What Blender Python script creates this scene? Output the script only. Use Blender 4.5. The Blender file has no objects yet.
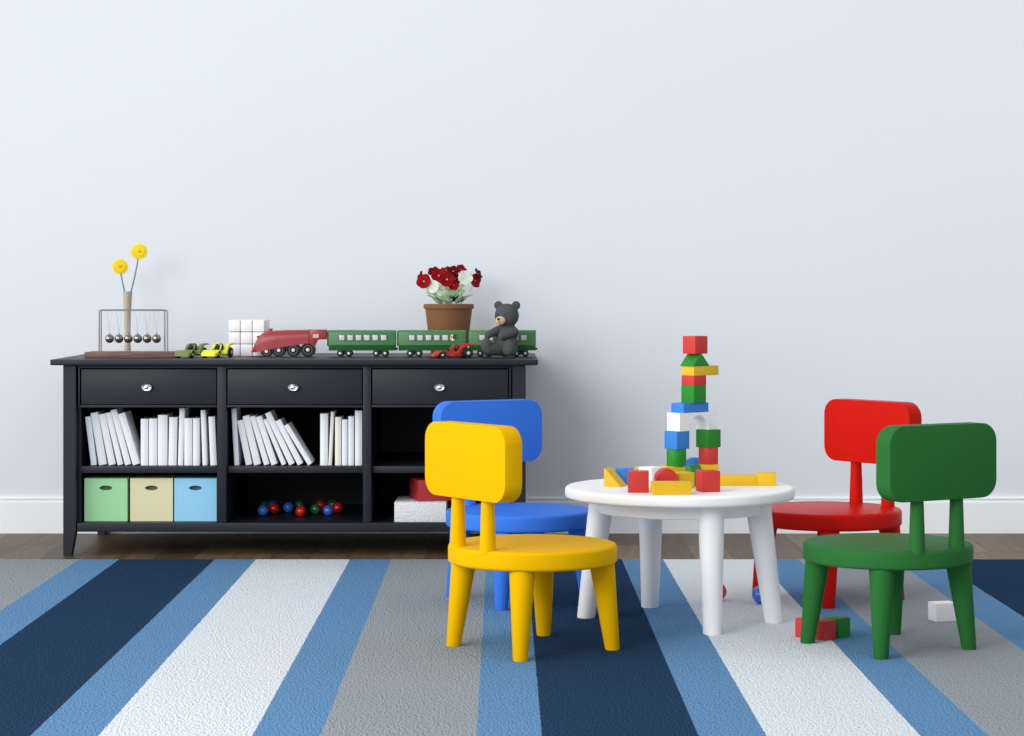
import bpy, bmesh, math, random
from math import sin, cos, pi, radians, sqrt, atan2
from mathutils import Vector, Matrix

random.seed(7)
scene = bpy.context.scene
COL = scene.collection

# ------------------------------------------------------------------ camera
FPX, VX, HY, EYE = 2270.0, 502.0, 284.4, 1.2      # survey of the photograph: focal length in px, principal point, eye height (m)
cam = bpy.data.cameras.new('camera')
cam.lens = FPX / 1024 * 36
cam.sensor_width = 36
cam.shift_x = (512 - VX) / 1024
cam.shift_y = -(368 - HY) / 1024
cam_o = bpy.data.objects.new('camera', cam)
cam_o.location = (0, 0, EYE)
cam_o.rotation_euler = (pi / 2, 0, 0)
COL.objects.link(cam_o)
scene.camera = cam_o

def X(px, Y): return (px - VX) * Y / FPX
def Z(py, Y): return EYE - (py - HY) * Y / FPX
def depth(py, z): return (EYE - z) * FPX / (py - HY)      # depth of a point at height z

FLOOR, RUG = -0.006, 0.0
TABLE = 0.479
CAB = 0.867
WALL = 11.01

# ------------------------------------------------------------------ materials
def s2l(c):
    return tuple(((v / 255 + .055) / 1.055) ** 2.4 if v > 10 else v / 255 / 12.92 for v in c)

MATS = {}
def mat(name, rgb, rough=.5, spec=.5, metal=0., coat=0., bump=0., bscale=200., bdist=.004, var=.03, vscale=6.):
    if name in MATS: return MATS[name]
    m = bpy.data.materials.new(name); m.use_nodes = True
    nt = m.node_tree; b = nt.nodes['Principled BSDF']
    b.inputs['Roughness'].default_value = rough
    b.inputs['Specular IOR Level'].default_value = spec
    b.inputs['Metallic'].default_value = metal
    b.inputs['Coat Weight'].default_value = coat
    b.inputs['Coat Roughness'].default_value = .15
    tc = nt.nodes.new('ShaderNodeTexCoord')
    no = nt.nodes.new('ShaderNodeTexNoise'); no.inputs['Scale'].default_value = vscale
    nt.links.new(tc.outputs['Object'], no.inputs['Vector'])
    mx = nt.nodes.new('ShaderNodeMixRGB'); 
    c = s2l(rgb)
    mx.inputs['Color1'].default_value = tuple(v * (1 - var) for v in c) + (1,)
    mx.inputs['Color2'].default_value = tuple(min(1, v * (1 + var)) for v in c) + (1,)
    nt.links.new(no.outputs['Fac'], mx.inputs['Fac'])
    nt.links.new(mx.outputs['Color'], b.inputs['Base Color'])
    if bump:
        n2 = nt.nodes.new('ShaderNodeTexNoise'); n2.inputs['Scale'].default_value = bscale
        n2.inputs['Detail'].default_value = 4
        nt.links.new(tc.outputs['Object'], n2.inputs['Vector'])
        bp = nt.nodes.new('ShaderNodeBump'); bp.inputs['Strength'].default_value = bump
        bp.inputs['Distance'].default_value = bdist
        nt.links.new(n2.outputs['Fac'], bp.inputs['Height'])
        nt.links.new(bp.outputs['Normal'], b.inputs['Normal'])
    MATS[name] = m
    return m

M_YEL = mat('yellow_lacquer', (230, 176, 3), .55, .03)
M_BLU = mat('blue_lacquer', (58, 118, 218), .5, .05)
M_RED = mat('red_lacquer', (198, 26, 16), .34, .05)
M_GRE = mat('green_lacquer', (44, 106, 50), .5, .05)
M_WHT = mat('white_lacquer', (247, 247, 247), .4)
B_RED = mat('red_painted_wood', (200, 58, 54), .5, .25)
B_YEL = mat('yellow_painted_wood', (226, 182, 34), .5, .25)
B_GRE = mat('green_painted_wood', (36, 132, 40), .5, .25)
B_BLU = mat('blue_painted_wood', (50, 126, 208), .5, .25)
B_WHT = mat('white_painted_wood', (242, 242, 244), .5)
M_CAB = mat('black_cabinet_paint', (28, 31, 40), .45, .34, bump=.05, bscale=60)
M_CABIN = mat('black_cabinet_inside', (36, 37, 40), .55, .3)
M_CHR = mat('polished_chrome', (235, 238, 242), .12, metal=1.)
M_PAPER = mat('book_paper', (232, 230, 222), .8)
M_COVER = mat('white_book_cover', (238, 241, 245), .55)
M_CREAM = mat('cream_edge_and_shade_cover', (238, 234, 222), .6)
M_RUBBER = mat('black_rubber', (22, 22, 24), .5)
M_HUB = mat('light_metal_hub', (225, 225, 222), .3, metal=.3)

# ------------------------------------------------------------------ mesh helpers
def finish(name, bm, m, parent=None, smooth=40):
    bmesh.ops.recalc_face_normals(bm, faces=bm.faces)
    me = bpy.data.meshes.new(name)
    bm.to_mesh(me); bm.free()
    if m: me.materials.append(m)
    if smooth:
        for p in me.polygons: p.use_smooth = True
        me.set_sharp_from_angle(angle=radians(smooth))
    o = bpy.data.objects.new(name, me); COL.objects.link(o)
    if parent: o.parent = parent
    return o

def box(bm, x0, x1, y0, y1, z0, z1, bev=0., seg=2):
    vs = [bm.verts.new(p) for p in ((x0, y0, z0), (x1, y0, z0), (x1, y1, z0), (x0, y1, z0), (x0, y0, z1), (x1, y0, z1), (x1, y1, z1), (x0, y1, z1))]
    fs = [bm.faces.new([vs[i] for i in f]) for f in ((3, 2, 1, 0), (4, 5, 6, 7), (0, 1, 5, 4), (1, 2, 6, 5), (2, 3, 7, 6), (3, 0, 4, 7))]
    if bev:
        es = list({e for f in fs for e in f.edges})
        bmesh.ops.bevel(bm, geom=es, offset=bev, segments=seg, affect='EDGES', profile=.6)
    return vs

def prism(bm, pts, a, b, axis='y', bev=0.):
    """closed polygon pts extruded from a to b along axis; pts are (x,z) for y, (x,y) for z, (y,z) for x"""
    def P(p, t):
        return {'y': (p[0], t, p[1]), 'z': (p[0], p[1], t), 'x': (t, p[0], p[1])}[axis]
    A = [bm.verts.new(P(p, a)) for p in pts]; B = [bm.verts.new(P(p, b)) for p in pts]
    n = len(pts)
    fa = bm.faces.new(A[::-1]); fb = bm.faces.new(B)
    side = [bm.faces.new((A[i], A[(i + 1) % n], B[(i + 1) % n], B[i])) for i in range(n)]
    if bev:
        bmesh.ops.recalc_face_normals(bm, faces=[fa, fb] + side)
        es = list(set(list(fa.edges) + list(fb.edges)))
        bmesh.ops.bevel(bm, geom=es, offset=bev, segments=2, affect='EDGES', profile=.6)

def lathe(bm, prof, n=32, c=(0, 0, 0), axis=(0, 0, 1), squash=(1, 1)):
    """prof: list of (r, z); closed at both ends when r is 0"""
    q = Vector((0, 0, 1)).rotation_difference(Vector(axis))
    c = Vector(c); rings = []
    for r, z in prof:
        if r < 1e-7:
            rings.append([bm.verts.new(c + q @ Vector((0, 0, z)))])
        else:
            rings.append([bm.verts.new(c + q @ Vector((r * cos(2 * pi * k / n) * squash[0], r * sin(2 * pi * k / n) * squash[1], z))) for k in range(n)])
    for a, b in zip(rings, rings[1:]):
        for k in range(n):
            l = (k + 1) % n
            if len(a) == 1 and len(b) == 1: continue
            if len(a) == 1: bm.faces.new((a[0], b[k], b[l]))
            elif len(b) == 1: bm.faces.new((a[k], a[l], b[0]))
            else: bm.faces.new((a[k], a[l], b[l], b[k]))

def disc_profile(r, z0, z1, bev, seg=5):
    p = [(0, z0)]
    for i in range(seg + 1):
        t = pi / 2 * i / seg
        p.append((r - bev + bev * sin(t), z0 + bev - bev * cos(t)))
    for i in range(seg + 1):
        t = pi / 2 * i / seg
        p.append((r - bev + bev * cos(t), z1 - bev + bev * sin(t)))
    return p + [(0, z1)]

def tube(bm, path, r, n=8, cap=True):
    path = [Vector(p) for p in path]; rings = []
    rr = r if isinstance(r, (list, tuple)) else [r] * len(path)
    up = Vector((0, 0, 1))
    t0 = (path[1] - path[0]).normalized()
    u = t0.cross(up)
    if u.length < .01: u = t0.cross(Vector((1, 0, 0)))
    u.normalize()
    for i, p in enumerate(path):
        t = (path[min(i + 1, len(path) - 1)] - path[max(i - 1, 0)]).normalized()
        u = (u - t * u.dot(t)).normalized(); v = t.cross(u)
        rings.append([bm.verts.new(p + (u * cos(2 * pi * k / n) + v * sin(2 * pi * k / n)) * rr[i]) for k in range(n)])
    for a, b in zip(rings, rings[1:]):
        for k in range(n):
            bm.faces.new((a[k], a[(k + 1) % n], b[(k + 1) % n], b[k]))
    if cap:
        bm.faces.new(rings[0][::-1]); bm.faces.new(rings[-1])

def ball(bm, c, r, n=24, scale=(1, 1, 1)):
    m = Matrix.Translation(c) @ Matrix.Diagonal((r * scale[0], r * scale[1], r * scale[2], 1))
    bmesh.ops.create_uvsphere(bm, u_segments=n, v_segments=n // 2, radius=1, matrix=m)

def new(): return bmesh.new()

def tag(o, label, cat, group=None):
    o['label'] = label; o['category'] = cat
    if group: o['group'] = group
    return o

def empty(name, label, cat, loc=(0, 0, 0), rz=0., group=None):
    o = bpy.data.objects.new(name, None); COL.objects.link(o)
    o.location = loc; o.rotation_euler = (0, 0, rz); o.empty_display_size = .05
    return tag(o, label, cat, group)

def struct(name, bm, m, smooth=40):
    o = finish(name, bm, m, None, smooth); o['kind'] = 'structure'; return o

# ------------------------------------------------------------------ room
def wall_material():
    m = mat('painted_wall', (225, 230, 236), .75, .3, bump=.12, bscale=45, var=.012, vscale=1.5)
    return m

def floor_material():
    m = bpy.data.materials.new('brown_wood_planks'); m.use_nodes = True
    nt = m.node_tree; L = nt.links; N = nt.nodes; b = N['Principled BSDF']
    tc = N.new('ShaderNodeTexCoord')
    mp = N.new('ShaderNodeMapping'); mp.inputs['Rotation'].default_value = (0, 0, pi / 2)
    L.new(tc.outputs['Object'], mp.inputs['Vector'])
    br = N.new('ShaderNodeTexBrick')
    br.inputs['Scale'].default_value = 1; br.inputs['Brick Width'].default_value = 1.5; br.inputs['Row Height'].default_value = .17
    br.inputs['Mortar Size'].default_value = .002; br.offset = .37
    br.inputs['Color1'].default_value = s2l((128, 106, 80)) + (1,)
    br.inputs['Color2'].default_value = s2l((86, 70, 50)) + (1,)
    br.inputs['Mortar'].default_value = s2l((48, 38, 30)) + (1,)
    L.new(mp.outputs['Vector'], br.inputs['Vector'])
    m2 = N.new('ShaderNodeMapping'); m2.inputs['Scale'].default_value = (26, 2.2, 1)
    L.new(tc.outputs['Object'], m2.inputs['Vector'])
    no = N.new('ShaderNodeTexNoise'); no.inputs['Scale'].default_value = 1; no.inputs['Detail'].default_value = 8; no.inputs['Distortion'].default_value = 1.2
    L.new(m2.outputs['Vector'], no.inputs['Vector'])
    rp = N.new('ShaderNodeValToRGB')
    rp.color_ramp.elements[0].position = .3; rp.color_ramp.elements[0].color = (.55, .5, .45, 1)
    rp.color_ramp.elements[1].position = .72; rp.color_ramp.elements[1].color = (1.15, 1.1, 1.05, 1)
    L.new(no.outputs['Fac'], rp.inputs['Fac'])
    mx = N.new('ShaderNodeMixRGB'); mx.blend_type = 'MULTIPLY'; mx.inputs['Fac'].default_value = .85
    L.new(br.outputs['Color'], mx.inputs['Color1']); L.new(rp.outputs['Color'], mx.inputs['Color2'])
    L.new(mx.outputs['Color'], b.inputs['Base Color'])
    b.inputs['Roughness'].default_value = .45
    b.inputs['Specular IOR Level'].default_value = .2
    return m

bm = new(); box(bm, -4.6, 4.6, 1.0, WALL + .12, FLOOR - .1, FLOOR); struct('floor', bm, floor_material(), 0)
bm = new(); box(bm, -4.6, 4.6, WALL, WALL + .12, FLOOR, 3.2); struct('wall_back', bm, wall_material(), 0)
bm = new()
zt = .168
prism(bm, [(WALL, FLOOR), (WALL - .018, FLOOR), (WALL - .018, zt - .024), (WALL - .014, zt - .021), (WALL - .010, zt - .0175), (WALL - .010, zt - .0125),
           (WALL - .016, zt - .009), (WALL - .016, zt - .003), (WALL - .012, zt), (WALL, zt)], -4.6, 4.6, 'x')
struct('baseboard_back', bm, mat('baseboard_paint', (241, 246, 249), .45), 25)

# ------------------------------------------------------------------ rug
def rug_material():
    m = bpy.data.materials.new('striped_rug_pile'); m.use_nodes = True
    nt = m.node_tree; L = nt.links; N = nt.nodes; b = N['Principled BSDF']
    tc = N.new('ShaderNodeTexCoord')
    sx = N.new('ShaderNodeSeparateXYZ')
    # slightly wobbling edges between the coloured yarns
    w = N.new('ShaderNodeTexNoise'); w.inputs['Scale'].default_value = 90
    L.new(tc.outputs['Object'], w.inputs['Vector'])
    L.new(tc.outputs['Object'], sx.inputs['Vector'])
    def math_(op, a, bb):
        n = N.new('ShaderNodeMath'); n.operation = op
        for i, v in enumerate((a, bb)):
            if hasattr(v, 'links'): L.new(v, n.inputs[i])
            else: n.inputs[i].default_value = v
        return n.outputs[0]
    P = 1.7766
    wob = math_('MULTIPLY', math_('SUBTRACT', w.outputs['Fac'], .5), .012)
    t = math_('ADD', math_('DIVIDE', math_('ADD', math_('ADD', sx.outputs['X'], 1.6704), wob), P), 5.0)
    f = math_('FRACT', t, 0)
    rp = N.new('ShaderNodeValToRGB'); cr = rp.color_ramp; cr.interpolation = 'CONSTANT'
    navy, blue, white, grey = [s2l(c) + (1,) for c in ((42, 64, 90), (102, 144, 184), (222, 228, 234), (152, 159, 164))]
    stops = [(0, navy), (.2324, blue), (.3333, white), (.5657, blue), (.6667, grey), (.8990, blue)]
    cr.elements[0].position, cr.elements[0].color = stops[0]
    cr.elements[1].position, cr.elements[1].color = stops[1]
    for p, c in stops[2:]:
        e = cr.elements.new(p); e.color = c
    L.new(f, rp.inputs['Fac'])
    mp = N.new('ShaderNodeMapping'); mp.inputs['Scale'].default_value = (1, .42, 1); mp.inputs['Rotation'].default_value = (0, 0, .5)
    L.new(tc.outputs['Object'], mp.inputs['Vector'])
    n1 = N.new('ShaderNodeTexNoise'); n1.inputs['Scale'].default_value = 125; n1.inputs['Detail'].default_value = 3; n1.inputs['Roughness'].default_value = .6
    L.new(mp.outputs['Vector'], n1.inputs['Vector'])
    v1 = N.new('ShaderNodeTexVoronoi'); v1.inputs['Scale'].default_value = 130
    L.new(mp.outputs['Vector'], v1.inputs['Vector'])
    h = math_('SUBTRACT', n1.outputs['Fac'], math_('MULTIPLY', v1.outputs['Distance'], .45))
    bp = N.new('ShaderNodeBump'); bp.inputs['Strength'].default_value = .75; bp.inputs['Distance'].default_value = .012
    L.new(h, bp.inputs['Height']); L.new(bp.outputs['Normal'], b.inputs['Normal'])
    r2 = N.new('ShaderNodeValToRGB'); r2.color_ramp.elements[0].position = .3; r2.color_ramp.elements[0].color = (.84, .84, .84, 1)
    r2.color_ramp.elements[1].position = .65; r2.color_ramp.elements[1].color = (1.06, 1.06, 1.06, 1)
    L.new(n1.outputs['Fac'], r2.inputs['Fac'])
    mx = N.new('ShaderNodeMixRGB'); mx.blend_type = 'MULTIPLY'; mx.inputs['Fac'].default_value = .8
    L.new(rp.outputs['Color'], mx.inputs['Color1']); L.new(r2.outputs['Color'], mx.inputs['Color2'])
    L.new(mx.outputs['Color'], b.inputs['Base Color'])
    b.inputs['Roughness'].default_value = .95
    b.inputs['Specular IOR Level'].default_value = .0
    return m
bm = new(); box(bm, -3.3, 3.5, 4.6, 9.913, FLOOR, RUG, .003)
tag(finish('rug', bm, rug_material()), 'large looped-pile rug striped in navy, blue, white and grey on the wooden floor', 'rug')

# ------------------------------------------------------------------ chairs
def rrect(w, h, r, n=10):
    pts = []
    for cx, cy, a0 in ((w / 2 - r, h / 2 - r, 0), (-w / 2 + r, h / 2 - r, pi / 2), (-w / 2 + r, -h / 2 + r, pi), (w / 2 - r, -h / 2 + r, 1.5 * pi)):
        for i in range(n + 1):
            a = a0 + pi / 2 * i / n
            pts.append((cx + r * cos(a), cy + r * sin(a)))
    return pts

def leg_mesh(bm, bx, by, tx, ty, z1, rb, rt):
    """tapered splayed round leg, flat on the ground"""
    n = 28; R = []
    for z, r, cx, cy in ((0, rb - .002, bx, by), (.003, rb, bx + (tx - bx) * .003 / z1, by + (ty - by) * .003 / z1), (z1, rt, tx, ty)):
        R.append([bm.verts.new((cx + r * cos(2 * pi * k / n), cy + r * sin(2 * pi * k / n), z)) for k in range(n)])
    for a, b in zip(R, R[1:]):
        for k in range(n): bm.faces.new((a[k], a[(k + 1) % n], b[(k + 1) % n], b[k]))
    bm.faces.new(R[0][::-1]); bm.faces.new(R[-1])

def chair(x, y, yaw, m, label):
    t = empty('toddler_chair', label, 'chair', (x, y, RUG), radians(yaw), 'toddler chairs around the play table')
    bm = new(); lathe(bm, disc_profile(.2795, .2835, .346, .012), 96); finish('seat', bm, m, t)
    bm = new()
    pts = [(p[0], p[1] + .6275) for p in rrect(.453, .2425, .060)]
    prism(bm, pts, -.2425 - .0345, -.2425 + .0345, 'x', .004)
    finish('backrest', bm, m, t, 30)
    for s in (-1, 1):
        bm = new(); lathe(bm, [(0, .335), (.0268, .335), (.0205, .53), (0, .53)], 28, (-.2415, s * .0837, 0)); finish('backrest_post', bm, m, t)
    for sx, sy in ((1, 1), (1, -1), (-1, 1), (-1, -1)):
        k = .7071
        bm = new(); leg_mesh(bm, sx * .2654 * k, sy * .2654 * k, sx * .229 * k, sy * .229 * k, .292, .0243, .0425); finish('leg', bm, m, t)
    return t

chair(.101, 7.499, 35.88, M_YEL, 'bright yellow round-seat toddler chair in front of the blue one')
chair(.066, 8.625, -60.0, M_BLU, 'blue round-seat toddler chair half hidden behind the yellow chair')
chair(1.246, 8.68, 217.29, M_RED, 'glossy red round-seat toddler chair behind the green one')
chair(1.28, 7.536, 120.85, M_GRE, 'dark green round-seat toddler chair nearest the white floor block')

# ------------------------------------------------------------------ table
TX, TY = .635, 8.118
t = empty('play_table', 'white round low play table with four splayed legs, covered with toy blocks', 'table', (TX, TY, RUG))
bm = new(); lathe(bm, disc_profile(.4095, .4385, TABLE, .013, 6), 128); finish('tabletop', bm, M_WHT, t)
bm = new(); lathe(bm, [(0, .387), (.289, .387), (.293, .391), (.293, .44), (0, .44)], 96); finish('apron', bm, M_WHT, t)
for lx, ly in ((.3026, 8.178), (.7222, 7.792), (.9654, 8.057), (.5505, 8.444)):
    bx, by = lx - TX, ly - TY
    txp = bx * .82 if abs(bx) > .2 else bx
    bm = new(); leg_mesh(bm, bx, by, txp, by * .835, .445, .0327, .047); finish('leg', bm, M_WHT, t)

# ------------------------------------------------------------------ toy blocks
S = .0648
GB = 'wooden building blocks on the play table'
def block(name, m, label, x, y, z, rz, kind='box', dims=(1, 1, 1), group=GB, tilt=0):
    """dims in block units; x,y = centre of the base"""
    a, b, c = (d * S for d in dims)
    bm = new(); e = .0022
    if kind == 'box':
        box(bm, -a / 2, a / 2, -b / 2, b / 2, 0, c, e)
    elif kind == 'roof':
        prism(bm, [(-a / 2, 0), (a / 2, 0), (a * .0 + .003, c), (-.003, c)], -b / 2, b / 2, 'y', .0012)
    elif kind == 'wedge':
        prism(bm, [(-a / 2, 0), (a / 2, 0), (a / 2 - .001, .002), (-a / 2 + .004, c), (-a / 2, c)], -b / 2, b / 2, 'y', .0012)
    elif kind == 'cylinder':
        lathe(bm, disc_profile(a / 2, 0, c, .002, 2), 40)
    elif kind == 'lying':
        lathe(bm, disc_profile(a / 2, -b / 2, b / 2, .002, 2), 40, (0, 0, a / 2), (0, 1, 0))
    elif kind == 'half':
        r = a / 2; prism(bm, [(r * cos(pi * i / 24), .001 + (c - .001) * sin(pi * i / 24)) for i in range(25)] , -b / 2, b / 2, 'y', .0012)
    elif kind == 'arch':
        r = .0535
        pts = [(-a / 2, 0), (-a / 2, c), (a / 2, c), (a / 2, 0)] + [(r * cos(pi * i / 24), r * 1.03 * sin(pi * i / 24)) for i in range(25)]
        prism(bm, pts, -b / 2, b / 2, 'y', 0)
    o = finish(name, bm, m)
    o.location = (x, y, z); o.rotation_euler = (0, 0, rz)
    return tag(o, label, 'toy block', group)

th = radians(40.5)                                   # the tower is turned by this angle
cr_, sr_ = cos(th), sin(th)
def tw(px, Y): return X(px, Y)
TY0 = 8.26                                         # depth of the tower's axis
txc = X(693.6, TY0)
def corner(px, Y, a, b):
    """centre of a block whose front vertical edge shows at px: a along the receding right side, b along the left"""
    x = X(px, Y)
    return (x + a / 2 * cr_ - b / 2 * sr_, Y + a / 2 * sr_ + b / 2 * cr_)
def stack(name, m, label, px, Yf, z, kind='box', dims=(1, 1, 1)):
    x, y = corner(px, Yf, dims[0] * S, dims[1] * S)
    return block(name, m, label, x, y, z, th, kind, dims)

# left pier and right pier of the bridge
base = .0
h0 = TABLE
pz = h0 + .97 * S                                         # both piers stand on a full-height yellow block
Yl = 8.20
xl, yl = corner(676.9, Yl, S, S)
Yr = 8.20 + .127 * sr_
xr, yr = corner(708.5, Yr, S, S)
xl2, yl2 = X(674.8, 8.27), yl
block('toy_cube', B_YEL, 'yellow block carrying the green cylinder of the tower', X(672.2, yl), yl, h0, th - .35, 'box', (1.15, 1.0, .97))
block('toy_cube', B_YEL, 'yellow block carrying the red cylinder of the tower', xr, yr, h0, .1, 'box', (1.0, 1.0, .97))
block('toy_cylinder', B_GRE, 'green upright cylinder under the blue cube of the tower', X(676.4, yl), yl, pz, 0, 'cylinder', (1.1, 1, .95))
block('toy_cylinder', B_RED, 'red upright cylinder under the green cube of the tower', xr, yr, pz, 0, 'cylinder', (1.1, 1, .95))
z1 = pz + .95 * S
block('toy_cube', B_BLU, 'blue cube under the left foot of the white arch', xl, yl, z1, th)
block('toy_cube', B_GRE, 'green cube under the right foot of the white arch', xr, yr, z1, th)
z2 = z1 + S
ax, ay = (xl + xr) / 2, (yl + yr) / 2
xa, ya = corner(679.7, Yl + .012, 3 * S, S)
block('toy_arch', B_WHT, 'white arch block bridging the two piers of the tower', xa, ya, z2, th, 'arch', (3, 1, 1))
z3 = z2 + S
Ym = Yl + .045
stack('toy_plank', B_BLU, 'flat blue plank lying on top of the white arch', 683.6, Ym - .01, z3, 'box', (2, 1, .535))
z4 = z3 + .535 * S
stack('toy_cube', B_GRE, 'green cube standing on the blue plank of the tower', 693.7, Ym + .012, z4)
z5 = z4 + S
stack('toy_half_cube', B_RED, 'flat red half cube between green cube and yellow plank', 693.9, Ym + .012, z5, 'box', (1, 1, .535))
z6 = z5 + .535 * S
stack('toy_plank', B_YEL, 'yellow plank jutting out right near the top of the tower', 693.9, Ym + .012, z6, 'box', (2, 1, .535))
z7 = z6 + .535 * S
stack('toy_roof_block', B_GRE, 'green roof-shaped block under the topmost red cube', 693.0, Ym + .008, z7, 'roof', (1.34, 1.05, .69))
z8 = z7 + .69 * S
stack('toy_cube', B_RED, 'red cube on the very top of the block tower', 695.2, Ym + .016, z8)

# loose blocks on the table top
def loose(name, m, label, px, py, rz, kind='box', dims=(1, 1, 1), z=TABLE):
    """px, py: where the middle of the base shows"""
    Y = depth(py, z)
    return block(name, m, label, X(px, Y), Y, z, radians(rz), kind, dims)
loose('toy_cube', B_RED, 'red cube at the front left of the table', 638.4, 491.9, -4, 'box', (1.12, 1.1, 1.13))
loose('toy_cube', B_RED, 'red cube at the front right, right of the flat yellow plank', 708.0, 491.3, 14, 'box', (1.04, 1.04, 1.13))
loose('toy_plank', B_YEL, 'flat yellow plank lying frontmost on the table', 671.0, 494.0, 4, 'box', (2.08, 1, .66))
loose('toy_cylinder', B_RED, 'red cylinder lying on its side behind the flat yellow plank', 665.8, 489.6, 8, 'lying', (1.16, .8, 1))
loose('toy_cube', B_YEL, 'yellow cube just left of the front right red cube', 682.0, 488.0, 27, 'box', (1, 1, .87))
loose('toy_cube', B_WHT, 'white cube behind the front left red cube', 651.8, 484.8, 40, 'box', (1.06, 1.06, 1))
loose('toy_cube', B_YEL, 'yellow cube mostly hidden behind the white cube', 644.0, 482.0, 0, 'box', (1, 1, .84))
loose('toy_cube', B_BLU, 'blue cube behind the yellow wedge', 624.6, 484.0, -4, 'box', (1, 1, .88))
loose('toy_wedge', B_YEL, 'yellow wedge block at the left end of the table', 615.8, 486.2, -25, 'wedge')
loose('toy_roof_block', B_GRE, 'green roof-shaped block lying in front of the two piers of the tower', 693.6, 485.4, -38, 'roof', (1.4, 1.1, 1.15))
loose('toy_half_disc', B_BLU, 'blue half-round block seen through the tower under the arch', 694.5, 478.6, -6, 'half', (2.1, .9, 1.2))
loose('toy_plank', B_YEL, 'long yellow plank lying flat right of the tower', 736.6, 485.0, 1, 'box', (2.1, 1, .56))
loose('toy_half_cube', B_YEL, 'yellow half cube at the right end of the table', 766.0, 485.0, -6, 'box', (1.12, 1.0, .68))

# blocks and balls on the rug
GF = 'toy blocks scattered on the rug'
def on_rug(name, m, label, px, py, rz, dims=(1, 1, 1)):
    Y = depth(py, RUG); return block(name, m, label, X(px, Y), Y, RUG, radians(rz), 'box', dims, GF)
on_rug('toy_block', B_RED, 'long red block on the rug behind a green chair leg', 815.6, 638.0, -46, (1.95, 1, 1))
on_rug('toy_cube', B_GRE, 'green cube on the rug right of the long red block', 836.8, 636.2, 42)
on_rug('toy_cube', B_WHT, 'white block alone on the grey stripe of the rug', 942.6, 620.2, 16, (1.28, 1, 1))

def ball_obj(name, m, label, c, r, group=None):
    bm = new(); ball(bm, (0, 0, 0), r, 32)
    o = finish(name, bm, m, None, 180); o.location = c
    return tag(o, label, 'ball', group)
G_R = mat('red_glossy_ball', (206, 30, 28), .22, coat=.4)
G_B = mat('blue_glossy_ball', (52, 106, 205), .22, coat=.4)
G_G = mat('green_glossy_ball', (44, 105, 50), .22, coat=.4)
ball_obj('toy_ball', G_B, 'blue ball on the rug half behind the right table leg', (X(761.2, 8.53), 8.53, .0345), .0345, 'balls under the play table')
ball_obj('toy_ball', G_R, 'red ball on the rug peeking out behind the front table leg', (X(717.6, 8.62), 8.62, .0345), .0345, 'balls under the play table')

# ------------------------------------------------------------------ cabinet
CF, CB = 10.08, 10.985
cab = empty('sideboard_cabinet', 'long black sideboard with three drawers and open shelves against the wall', 'cabinet', (-.922, CF, FLOOR))
off = Vector((-.922, CF, FLOOR))
def cpart(name, bm, m=M_CAB, parent=cab, smooth=35):
    bmesh.ops.translate(bm, verts=bm.verts, vec=-off)
    return finish(name, bm, m, parent, smooth)
XL, XR = -1.949, .105
bm = new(); box(bm, -2.001, .159, CF - .03, CB + .01, .8418, CAB, .005, 3); cpart('cabinet_top', bm)
LEGB = .108
def post(bm, x0, x1, y0, y1, inner, bot=FLOOR):
    # square post, its foot tapering on the inner side
    w = (x1 - x0) * .36
    lo = (x0, x1 - w) if inner > 0 else (x0 + w, x1)
    v = []
    for z, a, b in ((bot, lo[0], lo[1]), (LEGB, x0, x1), (.8418, x0, x1)):
        v.append([bm.verts.new(p) for p in ((a, y0, z), (b, y0, z), (b, y1, z), (a, y1, z))])
    for A, B in zip(v, v[1:]):
        for k in range(4): bm.faces.new((A[k], A[(k + 1) % 4], B[(k + 1) % 4], B[k]))
    bm.faces.new(v[0][::-1]); bm.faces.new(v[-1])
    bmesh.ops.bevel(bm, geom=list(bm.edges), offset=.002, segments=2, affect='EDGES')
for x0, x1, inn in ((XL, -1.8925, 1), (.0466, XR, -1)):
    for y0, y1 in ((CF, CF + .055), (CB - .055, CB)):
        bm = new(); post(bm, x0, x1, y0, y1, inn); cpart('leg_post', bm)
for x0, x1 in ((XL + .008, -1.8785), (.0345, XR - .008)):
    bm = new(); box(bm, x0, x1, CF + .05, CB - .05, .1005, .8418); cpart('side_panel', bm)
bm = new(); box(bm, -1.9, .056, CB - .025, CB - .008, .1005, .8418); cpart('back_panel', bm, M_CABIN)
DIV = ((-1.2655, -1.2256), (-.618, -.5817))
for x0, x1 in DIV:
    bm = new(); box(bm, x0, x1, CF + .008, CB - .03, .1405, .8418, .0015); cpart('divider', bm)
bm = new(); box(bm, -1.889, .043, CF + .004, CB - .03, .1005, .1405, .004, 3); cpart('bottom_board', bm)
BAY = ((-1.8785, -1.2655), (-1.2256, -.618), (-.5817, .0345))
for x0, x1 in BAY:
    bm = new(); box(bm, x0 + .0005, x1 - .0005, CF + .04, CB - .03, .3590, .3895, .003); cpart('shelf_board', bm)
    bm = new(); box(bm, x0 + .0005, x1 - .0005, CF + .012, CF + .05, .6525, .6635, .002); cpart('drawer_rail', bm)
bm = new(); box(bm, -1.889, .043, CF + .012, CF + .05, .8275, .8418, .001); cpart('top_rail', bm)
for x0, x1 in ((-1.8835, -1.8765), (.0330, .0395)):
    bm = new(); box(bm, x0, x1, CF + .010, CF + .045, .6525, .8275, .001); cpart('face_stile', bm)
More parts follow.
